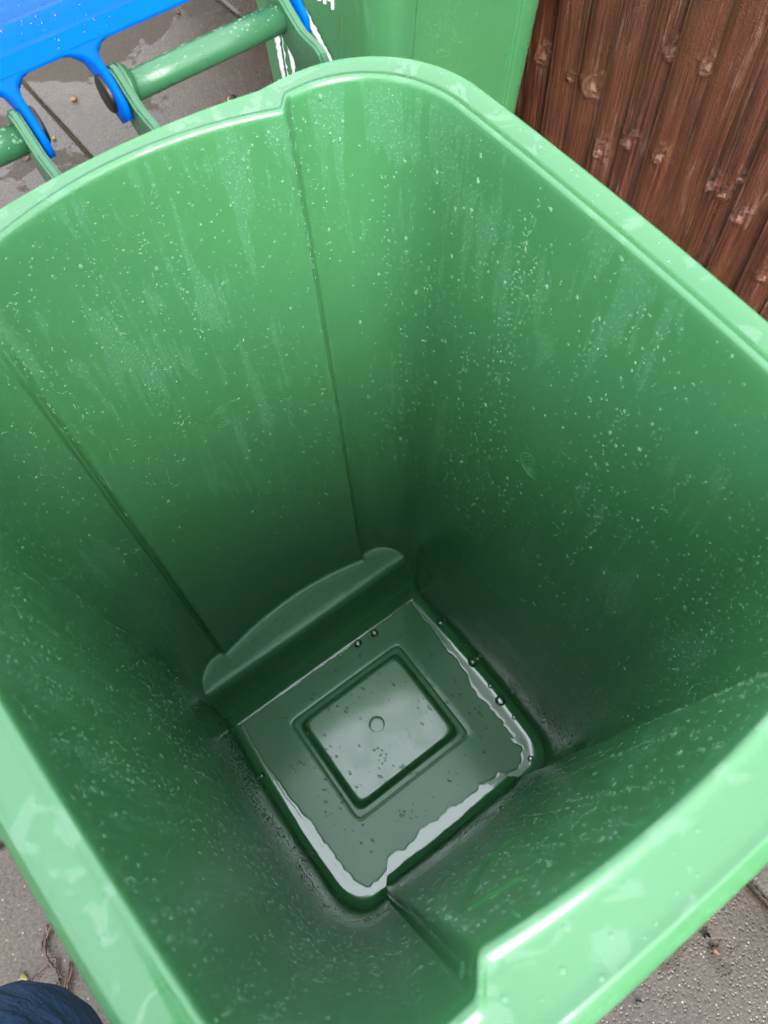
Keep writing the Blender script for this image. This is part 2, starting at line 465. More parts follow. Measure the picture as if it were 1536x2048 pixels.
for k in range(K):
    z = wallz[k]
    tt = (ZL + .008 - z) / (ZL + .008 - Z0)
    ya = lerp(YR, YFB + .002, min(1, max(0, tt)) ** 1.0)
    pr = prof(z, ya)
    ring = np.column_stack([pr, np.full(NR, z)])
    c = np.array([0, -.045]); d = pr - c
    ln = np.linalg.norm(d, axis=1)[:, None]
    # inward fillet by shrinking x and y separately
    ring[:, 0] -= np.sign(pr[:, 0]) * fil_in[k] * np.clip(np.abs(pr[:, 0]) / .15, 0, 1)
    ring[:, 1] += fil_in[k] * np.clip((-.10 - pr[:, 1]) / .10, 0, 1)
    if k < len(path):
        f_, dz = path[k]
        yy = lerp(pl[:, 1], YR, f_); zz = ZL + dz; xs = 1.0
        Lx, Ly, Lz = pl[:, 0], np.maximum(yy, YR), np.full(NR, zz)
    else:
        y_, z_ = drop[k - len(path)]
        q = (k - len(path) + 1) / len(drop)
        Lx = pl[:, 0] * lerp(1, (xfl - .0135) / side_b(.172), q); Ly = np.full(NR, y_); Lz = np.full(NR, z_)
    ring[is_ledge, 0] = Lx[is_ledge]; ring[is_ledge, 1] = Ly[is_ledge]; ring[is_ledge, 2] = Lz[is_ledge]
    # blend the first side points towards the ledge end so the corner is rounded
    for hi, wgt in ((n_ledge, .75), (n_ledge + 1, .5), (n_ledge + 2, .3), (n_ledge + 3, .15)):
        for sgn in (0, 1):
            i = hi if sgn == 0 else NR - hi
            e = n_ledge - 1 if sgn == 0 else NR - (n_ledge - 1)
            ring[i, 2] = lerp(ring[i, 2], ring[e, 2], wgt * .8)
    rings.append(ring)
floor_edge = rings[-1].copy()
PC = np.array([0, -.018]); PA, PB = .097, .0815
ang = np.arctan2(floor_edge[:, 1] - PC[1], floor_edge[:, 0] - PC[0])
ang = np.unwrap(ang)
if ang[-1] < ang[0]: ang = -np.sort(-ang)
else: ang = np.sort(ang)
for _ in range(4):
    e_ = np.concatenate([[2 * ang[0] - ang[1]], ang, [2 * ang[-1] - ang[-2]]]); ang = (e_[:-2] + 2 * e_[1:-1] + e_[2:]) / 4
def sq(a, b, n=16):
    r = (np.abs(np.cos(ang) / a) ** n + np.abs(np.sin(ang) / b) ** n) ** (-1 / n)
    return PC + np.column_stack([np.cos(ang), np.sin(ang)]) * r[:, None]
def floor_z(xy):
    d = np.hypot(xy[:, 0] / .2, (xy[:, 1] + .03) / .2)
    return Z0 + .0020 * np.clip(1 - d, 0, 1)
groove = sq(PA + .019, PB + .019, 22)
def blend(A, B, t): return A * (1 - t) + B * t
for t in (.08, .18, .3, .45, .6, .75, .88):
    xy = blend(floor_edge[:, :2], sq(PA + .0215, PB + .0215, 22), t)
    rings.append(np.column_stack([xy, floor_z(xy) + Z0 * 0]))
for o_, dz in ((.0215, 0), (.0200, -.0002), (.0190, -.0006), (.0178, -.0006), (.0168, 0), (.012, .0), (.0085, .0), (.0068, .0004), (.0052, .002), (.0038, .006), (.0022, .0105), (0, .0138), (-.003, .0150), (-.006, .0150), (-.03, .0150), (-.055, .0150)):
    xy = sq(PA + o_, PB + o_, 22 if o_ > .01 else 16)
    rings.append(np.column_stack([xy, floor_z(xy) * (1 if dz < .001 else 0) + (Z0 + .001) * (0 if dz < .001 else 1) + dz]))
last = rings[-1]
rings.append(np.column_stack([blend(last[:, :2], PC[None, :], .75), np.full(NR, last[0, 2])]))
INNER = np.array(rings)                   # R x NR x 3

# rim (from the inner edge outwards) and the outer shell
TOPO = dict(xc=.153, wd=.016, ye=.2670, bb=.013, yb=.2670, xa=.165, ya=.150, yfa=-.262, xfa=.165, yf=-.380, xcf=.1310, wf=.018, yfe=-.380, bf=.002)
def outer_prof(off=0.0):
    P = dict(TOPO); P['side'] = lambda y: side_t(y) + .0375 + off
    for k in ('ye', 'yb'): P[k] += off
    for k in ('yf', 'yfe'): P[k] -= off
    return mirror(half_profile(P))
inn = prof(1.0); out = outer_prof()
def rim_ring(t, z, extra=0.0, fixed=0.0):
    """t: share of the way inner -> outer; fixed: metres from the inner edge"""
    d = out - inn; L = np.linalg.norm(d, axis=1)[:, None]
    q = inn + d * t + d / L * np.minimum(fixed, L * .8)
    return np.column_stack([q, np.full(NR, z)])
rim_pts = [(0, .9930, .0002), (0, .9968, .0008), (0, .9988, .0022), (0, .9994, .0042), (0, .9988, .0062), (0, .9979, .0076), (0, .9973, .0092), (0, .9970, .0120)]
RIM = [rim_ring(0, z, 0, f) for t, z, f in rim_pts]
for t, z in ((.56, .9970), (.65, .9970), (.72, .9972), (.76, .9979), (.785, .9981), (.81, .9974), (.84, .9955), (.92, .9928), (.965, .9895), (.99, .9850), (1.0, .978), (1.0, .955), (.985, .945), (.95, .945), (.93, .955)):
    RIM.append(rim_ring(t, z))
OUT = []
for z in np.concatenate([[.960, .95], np.linspace(.93, .10, 12), [.06, .035, .028]]):
    pz = prof(z); c = np.array([0, -.03]); d = pz - c
    g = np.column_stack([np.sign(pz[:, 0]) * np.clip(np.abs(pz[:, 0]) / .12, 0, 1), np.clip((pz[:, 1] + .05) / .12, -1, 1)])
    off = .006 if z > .04 else -.004
    OUT.append(np.column_stack([pz + g * off, np.full(NR, z)]))
SHELL = np.vstack([INNER[::-1].reshape(-1, 3), np.array(RIM).reshape(-1, 3), np.array(OUT).reshape(-1, 3)])
NRI, NRR, NRO = len(INNER), len(RIM), len(OUT)
faces = grid_faces(NRI + NRR + NRO, NR)
faces.append(tuple(range(NR)))                       # centre of the pad
faces.append(tuple(range(len(SHELL) - NR, len(SHELL)))[::-1])
body_faces = [f[::-1] for f in faces]

def make_bin(name, lid_open):
    root = empty(name)
    return root

bin_root = empty('wheelie_bin')
tag(bin_root, 'open green plastic wheelie bin, wet inside, its blue lid folded back', 'wheelie bin', 'wheelie bins on the paving')
body = mesh_obj('body', SHELL, body_faces, M['green'], bin_root)
bm = bmesh.new(); bm.from_mesh(body.data); bmesh.ops.recalc_face_normals(bm, faces=bm.faces); bm.to_mesh(body.data); bm.free()
body.data.polygons.foreach_set('use_smooth', [True] * len(body.data.polygons))

# handle, lugs
HX = .006; HY, HZ = .338, .998
def lug_poly():
    p = [(.268, .980), (.274, .9925), (.281, .9965), (.292, .9970), (.305, .999), (.320, 1.008)]
    for a in range(120, -100, -20):
        p.append((HY + .0185 * math.cos(R_(a)), HZ + .0185 * math.sin(R_(a))))
    p += [(.322, .965), (.308, .940), (.294, .910), (.280, .880), (.272, .868), (.268, .868)]
    return p
lug_x = (-.2055 + HX, -.0445 + HX, .0445 + HX, .2055 + HX)
for x in lug_x:
    bm_obj('hinge_lug', prism(lug_poly(), x - .0042, x + .0042, .0022, 3), M['bar'], bin_root, False)
for a, b in ((lug_x[0], lug_x[1]), (lug_x[2], lug_x[3])):
    V, F = tube([(a - .004, HY - .002, HZ - .002), (lerp(a, b, .3), HY - .002, HZ - .002), (lerp(a, b, .6), HY - .002, HZ - .002), (b + .004, HY - .002, HZ - .002)], .0122, 40)
    mesh_obj('handle_bar', V, F, M['bar'], bin_root)
    V, F = tube([(a + .0045, HY, HZ), (a + .006, HY, HZ), (a + .010, HY, HZ)], [.0185, .0175, .0150], 32)
    mesh_obj('bar_collar', V, F, M['bar'], bin_root)
# wheels and axle at the foot
def wheel_parts(root):
    V, F = tube([(-.236, .250, .1), (.236, .250, .1)], .011, 14)
    mesh_obj('axle', V, F, M['black'], root)
    for sx in (-1, 1):
        prof_ = [(.045, .018), (.075, .020), (.092, .022), (.099, .016), (.1, 0), (.099, -.016), (.092, -.022), (.075, -.020), (.045, -.018)]
        V = []; n = 36
        for r, w_ in prof_:
            for k in range(n):
                a = 2 * math.pi * k / n
                V.append((sx * .238 + w_, .250 + r * math.cos(a), .1 + r * math.sin(a)))
        wh = mesh_obj('wheel', V, grid_faces(len(prof_), n), M['rubber'], root)
        bm = bmesh.new()
        for k in range(6):
            a = k * math.pi / 3
            mt = Matrix.Translation((sx * .238, .250, .1)) @ Matrix.Rotation(a, 4, 'X') @ Matrix.Translation((0, .03, 0)) @ Matrix.Diagonal((.012, .055, .012, 1))
            bmesh.ops.create_cube(bm, size=1, matrix=mt)
        V, F = tube([(sx * .238 - .02, .250, .1), (sx * .238 + .02, .250, .1)], .022, 18)
        vs_ = [bm.verts.new(v) for v in V]
        for f in F: bm.faces.new([vs_[i] for i in f])
        bm_obj('hub', bm, M['black'], wh, False)
wheel_parts(bin_root)

# ---- lid, folded back over the handle
lid_prof = [(.3655, 1.0230), (.3670, 1.0262), (.3700, 1.0280), (.3780, 1.0305), (.3795, 1.0322), (.3815, 1.0326), (.3840, 1.0315), (.3900, 1.0325), (.400, 1.0345), (.412, 1.0350),
            (.4180, 1.0352), (.4210, 1.0340), (.4250, 1.0310), (.432, 1.027), (.445, 1.021), (.470, 1.014), (.55, .996), (.70, .958), (.85, .918), (.930, .896), (.944, .888), (.948, .876), (.944, .862)]
LW = .268
def lid_mesh():
    xs = [-LW, -LW + .004, -LW + .015] + list(np.linspace(-LW + .03, LW - .03, 60)) + [LW - .015, LW - .004, LW]
    V = []; nc = len(lid_prof)
    for x in xs:
        e = max(0, abs(x) - (LW - .016)) / .016
        # front edge drawn out towards the hinge arms
        for k, (y, z) in enumerate(lid_prof):
            w_ = max(0, 1 - k / 4.0)
            arm = 0
            for ax in (-.0285 + HX, .0285 + HX):
                arm = max(arm, math.exp(-((x - ax) / .017) ** 2 * 1.0))
            arm = max(arm, math.exp(-((abs(x - HX) - .222) / .017) ** 2))
            V.append((x, y, z - .012 * e * e))
    # underside-thickness copy
    n0 = len(V)
    for i, x in enumerate(xs):
        for k in range(nc):
            a = Vector(lid_prof[max(k - 1, 0)]); b = Vector(lid_prof[min(k + 1, nc - 1)])
            d = (b - a).normalized(); nrm = Vector((d.y, -d.x))
            p = V[i * nc + k]
            V.append((p[0], p[1] + nrm.x * .004 * 1, p[2] + nrm.y * .004 * 1 if nrm.y < 0 else p[2] - nrm.y * .004))
    F = grid_faces(len(xs), nc, False) + grid_faces(len(xs), nc, False, n0, True)
    R1 = len(xs)
    for i in range(R1 - 1):
        for k in (0, nc - 1):
            q = (i * nc + k, (i + 1) * nc + k, n0 + (i + 1) * nc + k, n0 + i * nc + k)
            F.append(q if k else q[::-1])
    for k in range(nc - 1):
        for i in (0, R1 - 1):
            q = (i * nc + k, i * nc + k + 1, n0 + i * nc + k + 1, n0 + i * nc + k)
            F.append(q)
    return V, F
V, F = lid_mesh()
lid = mesh_obj('lid', V, F, M['blue'], bin_root)
lid['label'] = 'bright blue lid folded open behind the handle'
bm = bmesh.new(); bm.from_mesh(lid.data); bmesh.ops.recalc_face_normals(bm, faces=bm.faces); bm.to_mesh(lid.data); bm.free()
def arm_mesh(x, sgn):
    """hinge arm: a plate whose outline in (y, z) runs from the lid edge to a round eye at the pin, flaring in x at the top"""
    cl = [(HY - .0190, HZ - .0165, .0140), (HY - .0135, HZ - .0085, .0195), (HY - .004, HZ + .001, .0205), (HY + .006, HZ + .009, .0180), (HY + .014, HZ + .0150, .0135), (HY + .022, HZ + .0205, .0085), (HY + .0275, HZ + .0240, .0040), (HY + .0310, HZ + .0262, .0022)]
    V = []; n = 18
    for i, (y, z, r) in enumerate(cl):
        a = Vector(cl[max(i - 1, 0)][:2]); b = Vector(cl[min(i + 1, len(cl) - 1)][:2]); d = (b - a).normalized(); nn = Vector((-d.y, d.x))
        hw = (.0036, .0036, .0036, .0038, .0045, .0075, .0150, .030)[i]
        if i == 0: r *= .72
        th = r
        for k in range(n):
            t = 2 * math.pi * k / n
            ex = math.copysign(abs(math.cos(t)) ** .5, math.cos(t)); ez = math.copysign(abs(math.sin(t)) ** .6, math.sin(t))
            V.append((x + hw * ex, y + nn.x * th * ez, z + nn.y * th * ez))
    F = grid_faces(len(cl), n); F.append(tuple(range(n))[::-1]); F.append(tuple(range((len(cl) - 1) * n, len(cl) * n)))
    return V, F
for x, s in ((-.0355 + HX, 1), (.0355 + HX, -1), (.2150 + HX, 1), (-.2150 + HX, -1)):
    V, F = arm_mesh(x, s)
    mesh_obj('hinge_arm', V, F, M['blue'], lid)
    px = x + s * .0036
    V, F = tube([(px - s * .002, HY - .001, HZ + .001), (px + s * .0022, HY - .001, HZ + .001), (px + s * .0034, HY - .001, HZ + .001), (px + s * .0038, HY - .001, HZ + .001)], [.0152, .0152, .0136, .005], 28)
    mesh_obj('hinge_pin', V, F, M['black'], lid)

# embossed moulding rings on the walls
def wall_point(u, v, which):
    d = ray(u, v); best = None
    for s in np.linspace(.3, 1.6, 2600):
        p = CAM + d * s
        if p[2] < .05: break
        pr = prof(p[2])
        if which == 'back':
            i = np.argmin(np.abs(pr[:NH, 0] - abs(p[0]))[:60]); lim = pr[i, 1]
            if p[1] >= lim: return p
        else:
            sd_ = lerp(side_t(p[1]), side_b(p[1]), (1 - p[2]) / .95)
            if p[0] >= sd_: return p
    return CAM + d
def rings_mark(center, nrm, up):
    bm = bmesh.new(); n = 40
    nrm = Vector(nrm).normalized(); u = Vector(up); u = (u - nrm * u.dot(nrm)).normalized(); v = nrm.cross(u)
    for r in (.0165, .0125, .0085, .004):
        V = []
        for k in range(n + 1):
            t = 2 * math.pi * k / n
            V.append(Vector(center) + (u * math.cos(t) + v * math.sin(t)) * r)
        vv, ff = tube(V, .00055, 6, False)
        b = [bm.verts.new(q) for q in vv]
        for f in ff: bm.faces.new([b[i] for i in f])
    return bm
pB = wall_point(447, 832, 'back'); pR = wall_point(1063, 933, 'right')
bm_obj('mould_mark', rings_mark(pB, (0, -1, .03), (0, 0, 1)), M['green'], bin_root)
bm_obj('mould_mark', rings_mark(pR, (-1, 0, .05), (0, 0, 1)), M['green'], bin_root)
# disc and line on the pad
V, F = tube([(0, -.013, Z0 + .0150), (0, -.013, Z0 + .01635), (0, -.013, Z0 + .0164)], [.0165, .0125, .008], 40)
mesh_obj('moulded_disc', V, F, M['green'], bin_root)

# embossed ribs low on the front wall
def front_hit(u, v):
    d = ray(u, v)
    for q in np.linspace(.3, 1.6, 2600):
        p = CAM + d * q
        if p[2] < .06: break
        pr = prof(p[2]); i = NH - 1 - np.argmin(np.abs(pr[:NH, 0] - abs(p[0]))[::-1][:48])
        if p[1] <= pr[i, 1]: return np.array([p[0], pr[i, 1], p[2]])
    return p
for seq in ([(1046, 1662), (1000, 1700), (965, 1732), (935, 1780), (910, 1826)], [(910, 1828), (960, 1806), (1010, 1776), (1066, 1742)]):
    P = [front_hit(*q) + np.array([0, 0, 0]) for q in seq]
    Q = [lerp(P[a], P[a + 1], t) for a in range(len(P) - 1) for t in (0, .25, .5, .75)] + [P[-1]]
    V = []; nu = 13
    for i_, q in enumerate(Q):
        d_ = Vector(Q[min(i_ + 1, len(Q) - 1)] - Q[max(i_ - 1, 0)]).normalized(); nn_ = Vector((0, 1, .1)).normalized()
        lat = d_.cross(nn_).normalized(); fade = min(1, min(i_, len(Q) - 1 - i_) / 2.0)
        for u_ in np.linspace(-1, 1, nu):
            V.append(Vector(q) + lat * (.009 * u_) + nn_ * (.0030 * fade * (1 - u_ * u_) ** 1.5 - .0006))
    F = grid_faces(len(Q), nu, False)
    mesh_obj('moulded_rib', V, F, M['green'], bin_root)

# ------------------------------------------------------------------ neighbour bin (same body, lid closed)
NBX, NBY = .912, 1.165
nb = empty('wheelie_bin', (NBX, NBY, 0), R_(0))
tag(nb, 'green wheelie bin with white painted letters, standing behind against the fence', 'wheelie bin', 'wheelie bins on the paving')
for ch in list(bin_root.children):
    if ch.name.split('.')[0] in ('lid', 'mould_mark', 'moulded_rib', 'moulded_disc'): continue
    c = ch.copy(); col.objects.link(c); c.parent = nb
    if ch.name.split('.')[0] in ('wheel', 'axle'): c.location = (0, -.135, 0)
    if ch.name.split('.')[0] == 'wheel': c.location.x = -.035 * np.sign(ch.data.vertices[0].co.x)
    for g in ch.children:
        d = g.copy(); col.objects.link(d); d.parent = c
# closed lid
def closed_lid():
    o_ = outer_prof(.008); V = []; lev = [(0, .972), (0, 1.0), (.002, 1.012), (.010, 1.020), (.03, 1.024), (.10, 1.036), (.2, 1.044), (.24, 1.046)]
    for s, z in lev:
        k = 1 - s / .26
        V += [(x * k, (y + .05) * k - .05, z) for x, y in o_]
    F = grid_faces(len(lev), NR); F.append(tuple(range((len(lev) - 1) * NR, len(lev) * NR)))
    return V, F
V, F = closed_lid()
mesh_obj('lid', V, F, M['green'], nb)
# white lettering and painted strokes on its front
def atx(u, v, x):
    d = ray(u, v); return CAM + d * (x - CAM[0]) / d[0]
def on_front(u, v):
    # the side of the neighbour bin that faces left
    x = .69
    for _ in range(8):
        p = atx(u, v, x); s_ = min(1, max(0, (1 - p[2]) / .95)); yl_ = p[1] - NBY
        x = NBX - lerp(side_t(yl_), side_b(yl_), s_) - .006
    return atx(u, v, x - .0025)
def stroke(poly, name, parent):
    P = [on_front(*q) for q in poly]
    n = len(P); V = [tuple(p - np.array([NBX, NBY, 0])) for p in P] + [tuple(p - np.array([NBX - .004, NBY, 0])) for p in P]
    F = [tuple(range(n))] + [(i, (i + 1) % n, n + (i + 1) % n, n + i) for i in range(n)]
    return mesh_obj(name, V, F, M['white'], parent, False)
def rough_stroke(a, b, wa, wb, name, seed, n=22):
    r = random.Random(seed); L = []; Rr = []
    for k in range(n + 1):
        t = k / n; x = lerp(a[0], b[0], t); y = lerp(a[1], b[1], t); w_ = lerp(wa, wb, t)
        L.append((x - w_ / 2 + r.uniform(-1, 1), y)); Rr.append((x + w_ / 2 + r.uniform(-1.6, 1.6), y))
    P = [(on_front(*l), on_front(*q)) for l, q in zip(L, Rr)]
    V = []
    for l, q in P: V += [tuple(l - np.array([NBX, NBY, 0])), tuple(q - np.array([NBX, NBY, 0]))]
    return mesh_obj(name, V, [(2 * k, 2 * k + 1, 2 * k + 3, 2 * k + 2) for k in range(n)], M['white'], nb, False)
rough_stroke((546, 30), (571, 172), 11, 7, 'painted_stroke', 1)
rough_stroke((558, 30), (578, 172), 2.0, 2.0, 'painted_stroke', 2)
rough_stroke((566, 30), (592, 166), 8, 6, 'painted_stroke', 3)
rough_stroke((606, 20), (664, 124), 15, 6, 'painted_stroke', 4)
def letter(polys):
    for p in polys: stroke(p, 'painted_letter', nb)
letter([[(645, -26), (650, -27.5), (651, 9), (646, 7)],
        [(661, -29), (666, -30), (666, 20), (662, 18)],
        [(651, -5), (661, 0), (661, 4), (651, -1)]])
letter([[(633, -4), (637, -7), (641, -3), (641, 2), (637, 2.5), (633, 0)],
        [(630, -12), (634, -15), (641, -7), (641, -3), (637, -7)]])
# faint pale scuff line
P = [(680, 30), (683.5, 30), (685, 124), (681.5, 124)]
rs = stroke(P, 'scuff_line', nb); rs.data.materials.clear(); rs.data.materials.append(M['pale'])

# ------------------------------------------------------------------ fence of narrow overlapping boards
FX, PITCH = 1.207, .0795
YPH = atx(1361, 499, FX - .012)[1] % PITCH
fence = empty('timber_fence', (FX, YPH, 0))
tag(fence, 'dark brown stained timber fence of narrow overlapping vertical boards with pale knots', 'fence')
known = {}      # board index -> knots (y offset, z, size) read off the photograph
def knot_at(u, v, size, ang=0.0):
    d = ray(u, v); p = CAM + d * (FX - .014 - CAM[0]) / d[0]
    yy_ = p[1] - YPH; k = math.floor(yy_ / PITCH); known.setdefault(k, []).append((yy_ - k * PITCH, p[2], size * 1.3, ang))
for a in ((1342, 115, .017), (1252, 290, .014), (1195, 305, .013), (1180, 180, .02), (1410, 372, .013), (1525, 555, .012), (1440, 395, .010), (1080, 118, .016), (1320, 318, .012),
          (1410, 140, .013), (1475, 365, .008), (1475, 440, .012), (1138, 160, .008)):
    knot_at(*a)
def board_mesh(k, fine):
    r = random.Random(k * 13 + 5)
    W_ = PITCH + .018
    z0, z1 = -.012 + r.uniform(-.003, .003), 1.78 + r.uniform(-.004, .004)
    nz = 300 if fine else 40; ny = 15 if fine else 6
    kn = list(known.get(k, []))
    for _ in range(r.randint(1, 3)):
        kn.append((r.uniform(.01, PITCH - .01), r.uniform(1.05, 1.7) if known.get(k) else r.uniform(.1, 1.7), r.uniform(.006, .013), 0))
    V = []; kv = []; gv = []
    lean = r.uniform(-.004, .004); ph = r.uniform(0, 50)
    for i in range(nz + 1):
        z = lerp(z0, z1, i / nz)
        for j in range(ny + 1):
            t = j / ny; y = t * W_ - .018
            prof_ = .0 + .020 * t ** 1.1
            edge = min(t, 1 - t) * ny
            rnd = .009 * (1 - min(1, (1 - t) / .30)) ** 2
            h = prof_ - rnd + .0022 * mnoise.noise(Vector((y * 30, z * 4, ph))) + .0006 * mnoise.noise(Vector((y * 90, z * 12, ph)))
            wob = .003 * mnoise.noise(Vector((0, z * 2.2, ph + 9))) + lean * (z - .8)
            kk = 0; gg = 0
            for (ky, kz, ks, ka) in kn:
                dy = (y - ky) / ks; dz = (z - kz) / (ks * .8)
                if abs(dy) > 5 or abs(dz) > 6: continue
                wn = 1 + .55 * mnoise.noise(Vector((dy * 1.1, dz * 1.1, ky * 900)))
                dz2 = dz * (.42 if dz > 0 else 1.0)
                d2 = math.hypot(dy * .85, dz2 + .25 * dy) * wn
                if d2 < 3:
                    a = math.exp(-(d2 ** 2) * 1.1)
                    h += .0022 * math.exp(-((d2 - .8) / .35) ** 2) - .0012 * math.exp(-(d2 / .4) ** 2) + .0015 * a
                    kk = max(kk, a); gg = .5 + .5 * math.sin(d2 * 9)
            V.append((-h, y + wob, z)); kv.append(kk); gv.append(gg)
    n0 = len(V)
    for i in range(nz + 1):
        for j in (0, ny):
            p = V[i * (ny + 1) + j]; V.append((.0045, p[1], p[2])); kv.append(0); gv.append(0)
    F = grid_faces(nz + 1, ny + 1, False, 0, True)
    for i in range(nz):
        F.append((i * (ny + 1), (i + 1) * (ny + 1), n0 + 2 * (i + 1), n0 + 2 * i))
        F.append((i * (ny + 1) + ny, n0 + 2 * i + 1, n0 + 2 * (i + 1) + 1, (i + 1) * (ny + 1) + ny))
        F.append((n0 + 2 * i, n0 + 2 * (i + 1), n0 + 2 * (i + 1) + 1, n0 + 2 * i + 1))
    F.append(tuple([nz * (ny + 1) + j for j in range(ny + 1)] + [n0 + 2 * nz + 1, n0 + 2 * nz]))
    F.append(tuple([j for j in range(ny + 1)] + [n0 + 1, n0])[::-1])
    o = mesh_obj('board', V, F, M['wood'], fence)
    a = o.data.attributes.new('knot', 'FLOAT', 'POINT'); a.data.foreach_set('value', kv)
    a = o.data.attributes.new('grain', 'FLOAT', 'POINT'); a.data.foreach_set('value', gv)
    o.location = (random.uniform(-.004, .003), k * PITCH, 0); o.rotation_euler = (0, random.uniform(-.004, .004), random.uniform(-.05, .05))
    return o
for k in range(-24, 40):
    board_mesh(k, -3 <= k <= 16)
for z in (.35, 1.0, 1.55):
    bm = bmesh.new(); bmesh.ops.create_cube(bm, size=1, matrix=Matrix.Translation((.032, .55, z)) @ Matrix.Diagonal((.045, 4.4, .08, 1)))
    bm_obj('rail', bm, M['wood'], fence, False)

# ------------------------------------------------------------------ droplets
TMPL = []
for lev, (r, h) in enumerate(((1.0, 0.0), (.86, .42), (.5, .72))):
    for k in range(7):
        a = 2 * math.pi * (k + .5 * lev) / 7
        TMPL.append((r * math.cos(a), r * math.sin(a), h))
TMPL.append((0, 0, .8)); TMPL = np.array(TMPL)
TF = []
for lev in range(2):
    for k in range(7):
        a, b = lev * 7 + k, lev * 7 + (k + 1) % 7
        TF += [(a, b, b + 7), (a, b + 7, a + 7)]
for k in range(7): TF.append((14 + k, 14 + (k + 1) % 7, 21))
TF = np.array(TF)
def drops_mesh(P, N, size, stretch, name, down=(0, 0, -1), flat=.75, mat=None):
    n = len(P)
    D = np.tile(np.array(down, float), (n, 1))
    t = D - N * np.sum(D * N, 1)[:, None]
    bad = np.linalg.norm(t, axis=1) < .2
    t[bad] = np.cross(N[bad], np.array([1.0, .3, 0])) 
    t /= np.linalg.norm(t, axis=1)[:, None]
    s = np.cross(N, t)
    jit = rng.normal(0, .25, n)[:, None]
    t2 = t * np.cos(jit) + s * np.sin(jit); s2 = np.cross(N, t2)
    T = TMPL[None] * np.array([1, 1, flat])
    irr = 1 + rng.normal(0, .045, (n, len(TMPL), 1))
    lx = T[:, :, 0:1] * irr * size[:, None, None] * stretch[:, None, None]
    ly = T[:, :, 1:2] * irr * size[:, None, None]
    # teardrop: heavier lower end
    ly = ly * (1 + .25 * np.tanh((stretch - 1)[:, None, None]) * T[:, :, 0:1])
    lz = T[:, :, 2:3] * size[:, None, None] * .8
    V = P[:, None, :] + t2[:, None, :] * lx + s2[:, None, :] * ly + N[:, None, :] * (lz - size[:, None, None] * .06)
    V = V.reshape(-1, 3)
    F = (TF[None] + (np.arange(n) * len(TMPL))[:, None, None]).reshape(-1, 3)
    me = bpy.data.meshes.new(name)
    me.vertices.add(len(V)); me.vertices.foreach_set('co', V.astype(np.float32).ravel())
    me.loops.add(len(F) * 3); me.loops.foreach_set('vertex_index', F.astype(np.int32).ravel())
    me.polygons.add(len(F)); me.polygons.foreach_set('loop_start', np.arange(0, len(F) * 3, 3, dtype=np.int32))
    me.polygons.foreach_set('loop_total', np.full(len(F), 3, dtype=np.int32))
    me.polygons.foreach_set('use_smooth', np.ones(len(F), dtype=bool))
    me.update(calc_edges=True); me.validate()
    me.materials.append(mat or M['drop'])
    o = bpy.data.objects.new(name, me); col.objects.link(o); return o
# cell geometry of a ring grid
def cells(G, closed=True):
    A = G[:-1]; B = G[1:]
    if closed:
        A2 = np.roll(A, -1, 1); B2 = np.roll(B, -1, 1)
    else:
        A2 = A[:, 1:]; B2 = B[:, 1:]; A = A[:, :-1]; B = B[:, :-1]
    nrm = np.cross(A2 - A, B - A); ar = np.linalg.norm(nrm, axis=2)
    nrm = nrm / np.maximum(ar, 1e-12)[:, :, None]
    return [q.reshape(-1, 3) for q in (A, A2, B, B2)], nrm.reshape(-1, 3), ar.ravel()
def sample(G, n, weight, inward=None, closed=True):
    (A, A2, B, B2), N, ar = cells(G, closed)
    c = (A + A2 + B + B2) / 4
    w_ = ar * weight(c); w_ = w_ / w_.sum()
    i = rng.choice(len(w_), n, p=w_); u = rng.random((n, 1)); v = rng.random((n, 1))
    P = (A[i] * (1 - u) + A2[i] * u) * (1 - v) + (B[i] * (1 - u) + B2[i] * u) * v
    Nn = N[i]
    if inward is not None:
        sgn = np.sign(np.sum((inward - P) * Nn, 1))[:, None]; sgn[sgn == 0] = 1; Nn = Nn * sgn
    return P, Nn
def clump(c, sc=9.0, seed=0.0):
    return np.array([mnoise.noise(Vector((p[0] * sc + seed, p[1] * sc, p[2] * sc * .5))) for p in c])
nwall = 52 + 8
WALL = INNER[:nwall]
(ca, cb, cc, cdd), _, _ = cells(WALL); cen = (ca + cb + cc + cdd) / 4
CL = np.clip(.55 + 1.1 * clump(cen), .12, 2.0)
CL2 = np.clip(.4 + 1.8 * clump(cen, 22, 5.0), .06, 2.0)
def wgt(c): return CL
def wgt2(c): return CL2 * np.where((c[:, 0] < -.12) & (c[:, 2] < .75), 2.6, 1.0)
axis_pt = lambda P: np.column_stack([np.zeros(len(P)), np.full(len(P), -.03), np.full(len(P), 2.0)])
def wall_drops(n, lo, hi, weight, name, smax=1.35, power=2.2):
    P, N = sample(WALL, n, weight)
    ctr = np.array([0, -.03, 0]); inward = ctr - P; inward[:, 2] = .5
    sg = np.sign(np.sum(inward * N, 1))[:, None]; N = N * sg
    s = lo + (hi - lo) * rng.random(n) ** power
    st = 1 + (smax - 1) * rng.random(n) ** 2
    return drops_mesh(P, N, s, st, name)
o = wall_drops(9000, .0006, .0017, wgt, 'water_droplets', 1.5, 2.6)
tag(o, 'fine water droplets beaded over the inside walls of the open bin', 'water droplets', kind='stuff')
o = wall_drops(15000, .00038, .00075, wgt2, 'fine_water_droplets', 1.2)
tag(o, 'tiny specks of spray misting the inside walls of the open bin', 'water droplets', kind='stuff')
o = wall_drops(260, .0017, .0031, lambda c: np.ones(len(c)) * np.where(c[:, 2] > .4, 1, .3), 'large_water_droplets', 1.9, 2.0)
tag(o, 'larger water drops running down the inside walls of the open bin', 'water droplets', kind='stuff')
